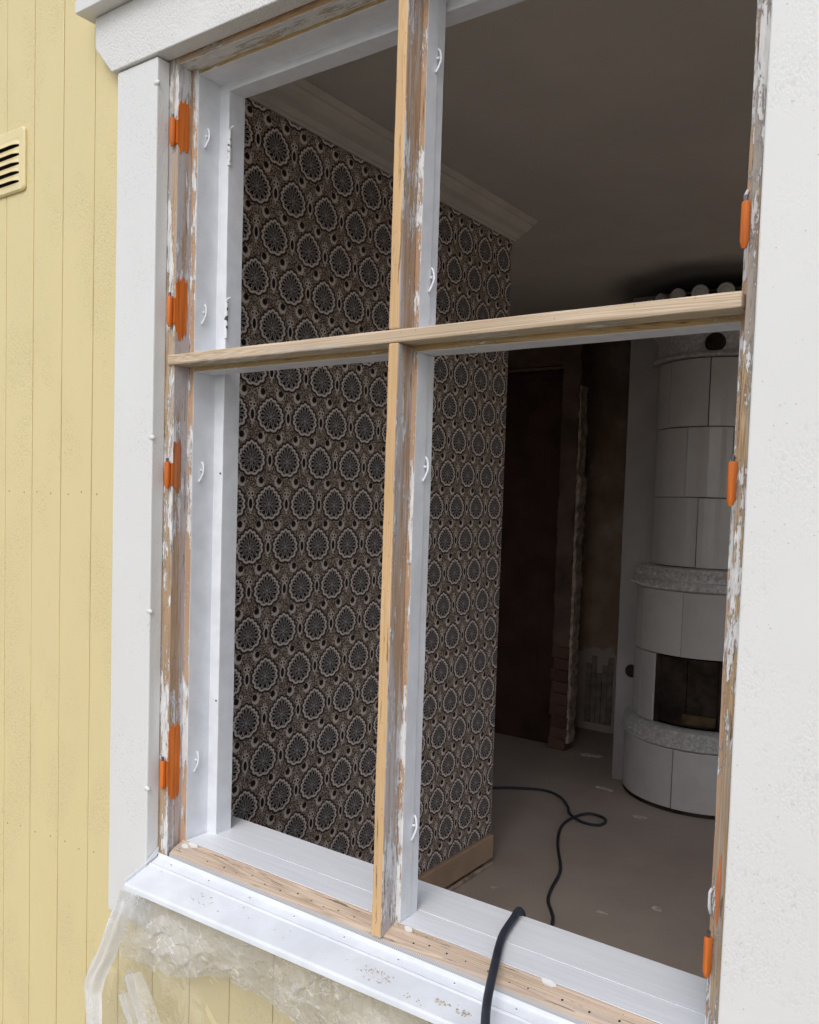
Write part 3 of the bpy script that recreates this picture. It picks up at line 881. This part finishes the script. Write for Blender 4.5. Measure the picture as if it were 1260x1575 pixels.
# a strip of missing wallpaper up by the moulding
bm = bmesh.new()
q = [(.992, .905), (.975, .905), (.94, .915), (.91, .912), (.905, .925), (.94, .94), (.97, .938), (.992, .945)]
a_ = [bm.verts.new((WX + .0009, p - .0, z + E0)) for z, p in [(r0, p0 + .245) for r0, p0 in q]]
bm.faces.new(a_)
r_ = bmesh.ops.extrude_face_region(bm, geom=bm.faces[:])
for v in [g_ for g_ in r_['geom'] if isinstance(g_, bmesh.types.BMVert)]: v.co.x -= .0015
from_bm('bare_patch', bm, M['base'], ww)

# remaining shell of the room
ra = thing('room_wall', 'dim brown and grey wall with torn wallpaper behind the stove', 'wall')
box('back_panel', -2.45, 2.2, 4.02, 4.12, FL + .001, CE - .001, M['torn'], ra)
for i in range(5):   # narrow boards bared at the bottom of the torn wall
    x0 = -2.19 + i * .036
    box('plank', x0, x0 + .033, 4.008, 4.0195, FL + .05, FL + .42 + .06 * math.sin(i * 2.1), M['plank'], ra, .002)
bm = bmesh.new()   # right end of the room, with an unseen opening added for daylight
for a in ((.152, .6, FL + .001, CE - .001), (3.6, 4.02, FL + .001, CE - .001), (.6, 3.6, FL + .001, -.9), (.6, 3.6, .95, CE - .001)):
    add_box(bm, 2.1, 2.2, a[0], a[1], a[2] + E0, a[3] + E0)
struct(from_bm('end_wall', bm, M['interior']))
struct(box('side_wall', -4.2, -4.1, .152, 4.02, FL + .001, CE - .001, M['interior']))
struct(box('rear_wall', -4.1, -2.46, 4.02, 4.12, FL + .001, CE - .001, M['interior']))
pw = thing('partition_wall', 'sooty brown partition around the dark doorway with a broken brick edge', 'wall')
PY = 3.50
box('panel', -2.16, -2.098, PY, PY + .10, FL + .001, CE - .001, M['partition'], pw)
extrude('broken_edge', [(-2.17, PY - .001), (-2.165, PY - .03), (-2.062, PY - .034), (-2.058, PY + .10), (-2.0975, PY + .10), (-2.0975, PY - .001)], 'z', FL + .60, CE - .001, M['partition'], None, pw, 70, .014, 0)
box('panel', -4.1, -2.161, PY, PY + .10, .79, CE - .001, M['partition'], pw)
box('panel', -4.1, -3.05, PY + .002, PY + .10, FL + .001, .789, M['partition'], pw)
box('lintel', -3.06, -2.163, PY - .018, PY - .001, .765, .782, M['partition'], pw, .003)
bm0 = bmesh.new(); add_box(bm0, -.055, .055, -.05, .05, -.031, .031)
for v in bm0.verts: v.co += Vector((noise.noise(v.co * 31), noise.noise(v.co * 17), noise.noise(v.co * 23))) * .006
brick0 = from_bm('brick', bm0, M['brick'], pw)
bevel(brick0, .004)
for i in range(9):
    o = brick0 if i == 0 else brick0.copy()
    if i: col.objects.link(o); o.parent = pw
    o.location = (-2.112 + random.uniform(-.010, .008), PY + .014 + random.uniform(-.004, .004), FL + .034 + i * .0665 + E0)
    o.rotation_euler = (0, 0, random.uniform(-.05, .05))
bm = bmesh.new(); prev = None
for i in range(120):   # torn plaster edge beside the bricks
    z = -1.36 + i * .017
    w = .016 + .016 * noise.noise((z * 6, 1, 0)) + .014 * noise.noise((z * 31, 3, 0))
    xl = -2.058 + .005 * noise.noise((z * 17, 2, 5)) + .004 * noise.noise((z * 61, 4, 5)); w *= .35 + .65 * max(0, min(1, (.62 - z) * 2.2))
    row = [bm.verts.new((xl, PY - .036 + .006 * noise.noise((z * 29, 8, 1)), z + E0)), bm.verts.new((xl + max(.003, w), PY - .034 + .008 * noise.noise((z * 37, 5, 1)), z + E0)), bm.verts.new((xl + max(.004, w), PY + .05, z + E0)), bm.verts.new((xl, PY + .05, z + E0))]
    if prev:
        for k in range(4): bm.faces.new((prev[k], prev[(k + 1) % 4], row[(k + 1) % 4], row[k]))
    prev = row
from_bm('torn_plaster_edge', bm, M['plaster'], pw)
dr = thing('doorway', 'dark brown door in the shadowed doorway', 'door')
box('leaf', -3.045, -2.165, PY + .045, PY + .085, FL + .005, .764, M['door'], dr)
box('door_panel', -2.93, -2.30, PY + .0435, PY + .0448, -1.20, .62, M['door'], dr, .001)

# ------------------------------------------------------------------ round tiled stove
sv = thing('tile_stove', 'round white tiled stove with relief bands and dark open firebox', 'stove')
SC = Vector((-1.235, 3.29))
def ringsec(bm, prof, a0, a1, n):
    """profile of (radius, level) swept about the stove axis, local coordinates"""
    rows = []
    for i in range(n + 1):
        a = R(a0 + (a1 - a0) * i / n)
        rows.append([bm.verts.new((r_ * math.sin(a), -r_ * math.cos(a), z)) for r_, z in prof])
    for a, b in zip(rows, rows[1:]):
        for k in range(len(prof)): bm.faces.new((a[k], a[(k + 1) % len(prof)], b[(k + 1) % len(prof)], b[k]))
    if abs(a1 - a0) < 359: bm.faces.new(rows[0][::-1]); bm.faces.new(rows[-1])
tile_mesh = {}
def tile(rad, a0, a1, z0, z1):
    key = (rad, round(a1 - a0, 3), round(z1 - z0, 4))
    if key not in tile_mesh:
        bm = bmesh.new(); g_ = .0016; h = z1 - z0; w = math.degrees(g_ / rad); sp = a1 - a0
        ringsec(bm, [(rad - .03, g_), (rad - .003, g_), (rad - .0008, g_ + .0012), (rad, g_ + .004), (rad, h - g_ - .004), (rad - .0008, h - g_ - .0012), (rad - .003, h - g_), (rad - .03, h - g_)], w, sp - w, 8)
        bmesh.ops.recalc_face_normals(bm, faces=bm.faces[:])
        me = bpy.data.meshes.new('tile'); bm.to_mesh(me); bm.free(); me.materials.append(M['tile'])
        tile_mesh[key] = me
    o = bpy.data.objects.new('tile', tile_mesh[key]); col.objects.link(o); o.parent = sv
    o.location = (SC.x + random.uniform(-.0014, .0014), SC.y + random.uniform(-.0014, .0014), z0 + E0); o.rotation_euler = (random.uniform(-.003, .003), random.uniform(-.003, .003), R(a0))
def course(rad, z0, z1, off, n=9, lo=-112, hi=112, skip=None):
    st_ = 360 / n
    for k in range(-n, n):
        a = off + k * st_
        if a + st_ < lo or a > hi: continue
        if skip and a < skip[1] - 1 and a + st_ > skip[0] + 1:
            if a < skip[0] - 3: tile(rad, a, skip[0], z0, z1)
            if a + st_ > skip[1] + 3: tile(rad, skip[1], a + st_, z0, z1)
            continue
        tile(rad, a, a + st_, z0, z1)
def lathe(name, prof, mat, n=72, smooth=True):
    bm = bmesh.new(); ringsec(bm, prof, -180, 180, n)
    bmesh.ops.remove_doubles(bm, verts=bm.verts[:], dist=1e-5)
    o = from_bm(name, bm, mat, sv, smooth); o.location = (SC.x, SC.y, E0)
    e = o.modifiers.new("edges", 'EDGE_SPLIT'); e.split_angle = R(40)
    return o
RB, RM, RU = .385, .352, .295
lathe('core', [(.02, FL + .002), (RB - .012, FL + .002), (RB - .012, -1.06), (.02, -1.06)], M['dark'])
lathe('core', [(.02, -1.055), (.20, -1.055), (.20, -.36), (.02, -.36)], M['dark'])
lathe('core', [(.02, -.355), (RU - .012, -.355), (RU - .012, .99), (.02, .99)], M['dark'])
course(RB, FL + .018, -1.112, -4)
course(RM, -1.018, -.690, -4, 9, -112, 112, (-27, 27))
course(RM, -.690, -.386, -4)
course(RU, -.276, .050, 1)
course(RU, .050, .376, -12)
course(RU, .376, .690, 6)
lathe('plinth_joint', [(RB - .02, FL + .001), (RB - .003, FL + .001), (RB - .005, FL + .020), (RB - .02, FL + .020)], M['dark'])
lathe('lower_frieze', [(RM - .03, -1.110), (RB + .004, -1.110), (RB + .012, -1.104), (RB + .012, -1.094), (RB + .002, -1.088), (RB + .004, -1.045), (RB + .006, -1.040), (RB + .006, -1.030), (RB - .004, -1.022), (RM - .03, -1.020)], M['frieze'])
lathe('upper_frieze', [(RU - .03, -.385), (RM + .012, -.385), (RM + .024, -.378), (RM + .026, -.366), (RM + .018, -.352), (RM + .016, -.345), (RM + .004, -.338), (RM - .004, -.300), (RM + .000, -.292), (RM - .004, -.282), (RU + .01, -.278), (RU - .03, -.277)], M['frieze'])
# relief leaves on the friezes
bm = bmesh.new()
for k in range(30):
    a = R(-95 + k * 6.4)
    for zz, rr_, ln, tilt in ((-.318, RM + .001, .026, .75), (-.312, RM + .001, .016, -.7), (-.368, RM + .024, .011, -.6)):
        c = Vector((rr_ * math.sin(a), -rr_ * math.cos(a), zz)); t_ = Vector((math.cos(a), math.sin(a), 0)); nrm = Vector((math.sin(a), -math.cos(a), 0))
        d = (t_ * math.sin(tilt) + Vector((0, 0, 1)) * math.cos(tilt)) * ln; e_ = (t_ * math.cos(tilt) - Vector((0, 0, 1)) * math.sin(tilt)) * .0085
        v = [bm.verts.new(c + p) for p in (-d, e_, d, -e_)] + [bm.verts.new(c + nrm * .012)]
        for j in range(4): bm.faces.new((v[j], v[(j + 1) % 4], v[4]))
rel = from_bm('relief', bm, M['frieze'], sv, False); rel.location = (SC.x, SC.y, E0); rel['kind'] = 'stuff'
bm = bmesh.new()
for k in range(90):
    a = R(-95 + k * 2.1)
    for zz in (-1.055, -1.078):
        zz2 = zz + .004 * math.sin(k * 2.1)
        c = Vector(((RB + .002) * math.sin(a), -(RB + .002) * math.cos(a), zz2)); t_ = Vector((math.cos(a), math.sin(a), 0)); nrm = Vector((math.sin(a), -math.cos(a), 0))
        v = [bm.verts.new(c + p) for p in (t_ * -.006, Vector((0, 0, -.007)), t_ * .006, Vector((0, 0, .007)))] + [bm.verts.new(c + nrm * .006)]
        for j in range(4): bm.faces.new((v[j], v[(j + 1) % 4], v[4]))
rel = from_bm('relief', bm, M['frieze'], sv, False); rel.location = (SC.x, SC.y, E0); rel['kind'] = 'stuff'
lathe('cornice', [(RU - .03, .692), (RU + .030, .692), (RU + .036, .700), (RU + .030, .712), (RU + .012, .720), (RU + .010, .80), (RU + .040, .84), (RU + .075, .87), (RU + .085, .895), (RU + .085, .915), (RU + .06, .92), (RU - .03, .92)], M['frieze'])
for k in range(-5, 6):   # crest of round knobs on the cornice
    a = R(-2 + k * 17.5); rr_ = RU + .070
    bm = bmesh.new()
    n = 20
    t_ = Vector((math.cos(a), math.sin(a), 0)); nrm = Vector((math.sin(a), -math.cos(a), 0)); c = Vector((SC.x, SC.y, E0 + .965)) + nrm * rr_
    rad = .038
    rows = []
    for rd, off in ((rad, -.012), (rad, .006), (rad * .85, .011), (rad * .6, .009), (rad * .45, .013)):
        rows.append([bm.verts.new(c + nrm * off + (t_ * math.cos(6.2832 * i / n) + Vector((0, 0, 1)) * math.sin(6.2832 * i / n)) * rd) for i in range(n)])
    for p, q in zip(rows, rows[1:]):
        for i in range(n): bm.faces.new((p[i], p[(i + 1) % n], q[(i + 1) % n], q[i]))
    bm.faces.new(rows[0][::-1]); bm.faces.new(rows[-1])
    add_tube(bm, [c - Vector((0, 0, .062)), c - Vector((0, 0, .030))], [.020, .012], 10)
    from_bm('crest_knob', bm, M['crest'], sv)
# dark round damper below the cornice
a = R(9); nrm = Vector((math.sin(a), -math.cos(a), 0)); c = Vector((SC.x, SC.y, E0 + .752)) + nrm * (RU + .008)
disc('damper', c, nrm, .046, .022, M['dark'], sv, 20)
# firebox: recess with an arched iron frame and brass-toned lower doors
def fire_box(name, r0, r1, a0, a1, z0, z1, mat):
    bm = bmesh.new(); ringsec(bm, [(r0, z0), (r1, z0), (r1, z1), (r0, z1)], a0, a1, 10)
    o = from_bm(name, bm, mat, sv); o.location = (SC.x, SC.y, E0); return o
fire_box('firebox_frame', RM - .05, RM - .012, -27.5, -25, -1.016, -.692, M['dark'])
fire_box('firebox_frame', RM - .05, RM - .012, 25, 27.5, -1.016, -.692, M['dark'])
fire_box('firebox_door', RM - .055, RM - .035, -24.9, -.4, -1.012, -.70, M['dark'])
fire_box('firebox_door', RM - .055, RM - .035, .4, 24.9, -1.012, -.70, M['dark'])
fire_box('firebox_rim', RM - .033, RM - .020, -2, 24, -1.00, -.955, M['brass'])
# flat side of the stove against the wall
sb = box('side_slab', -1.668, -.80, 3.19, 4.018, FL + .001, CE - .002, M['slab'], sv, .006)
disc('side_hatch', (-1.585, 3.1895, -.835 + E0), (0, -1, 0), .034, .020, M['dark'], sv, 14)

# ------------------------------------------------------------------ power cable from the floor over the sill
inside = [(-2.30, 3.30), (-2.18, 3.47), (-2.056, 3.636), (-1.95, 3.727), (-1.834, 3.778), (-1.739, 3.739), (-1.658, 3.647), (-1.605, 3.562), (-1.523, 3.508), (-1.451, 3.519), (-1.443, 3.586), (-1.482, 3.625), (-1.537, 3.609), (-1.573, 3.547), (-1.577, 3.442), (-1.548, 3.331), (-1.490, 3.199), (-1.397, 3.030), (-1.362, 2.946), (-1.329, 2.812), (-1.298, 2.725), (-1.244, 2.646), (-1.212, 2.585), (-1.10, 2.30), (-.92, 1.90), (-.78, 1.58)]
path = [(a, b - 1, FL + .0075) for a, b in inside]
path[12] = (path[12][0], path[12][1], FL + .013)
path[6] = (path[6][0], path[6][1], FL + .007)
path += [(-.70, .40, FL + .06), (-.655, .275, -1.10), (-.630, .228, -.80), (-.622, .216, -.68), (-.6185, .196, -.6472), (-.615, .170, -.6485), (-.604, .120, -.6485), (-.591, .083, -.6495), (-.575, .045, -.6500), (-.561, .010, -.6555), (-.544, -.030, -.662), (-.523, -.070, -.668), (-.500, -.105, -.690), (-.485, -.125, -.75), (-.48, -.13, -.95), (-.47, -.13, -1.3), (-.45, -.16, -1.55), (-.30, -.4, -1.59)]
bm = bmesh.new()
add_tube(bm, [(p.x, p.y, p.z + E0) for p in catmull(path, 8)], .0062, 12)
cb = from_bm('power_cable', bm, M['cable'], None, True)
tag(cb, 'black power cable running across the floor and out over the window sill', 'cable')

# ------------------------------------------------------------------ plaster crumbs on the floor
spots = [(-1.36, 3.746, .035, 'pale plaster flake on the floor in front of the stove base'), (-.979, 2.933, .026, 'small pale chip on the bare floor right of the cable, farther from the wallpapered wall'), (-1.121, 2.78, .022, 'small pale chip on the bare floor close to the cable end at the sill'),
         (-1.51, 2.708, .020, 'plaster lump on the floor beside the end of the baseboard'), (-1.906, 4.502, .055, 'pale plaster debris on the floor below the torn wall'), (-1.632, 4.02, .040, 'plaster debris beside the left foot of the stove')]
for cx_, cy_, s, lb in spots:
    bm = bmesh.new()
    for i in range(5):
        d = s * (.9 if i else 0) * random.random(); an = random.random() * 6.28; q = s * random.uniform(.25, .5)
        r_ = bmesh.ops.create_icosphere(bm, subdivisions=1, radius=q)
        for v in r_['verts']:
            w = v.co.copy(); v.co = Vector((w.x * 1.5, w.y, w.z * .35)) * (1 + .35 * noise.noise(w * 90 + Vector((i, 0, 0)))) + Vector((cx_ + d * math.cos(an), cy_ - 1 + d * math.sin(an) * .5, FL + q * .12 + E0))
    tag(from_bm('plaster_chip', bm, M['chip']), lb, 'plaster chip', 'plaster chips on the floor')
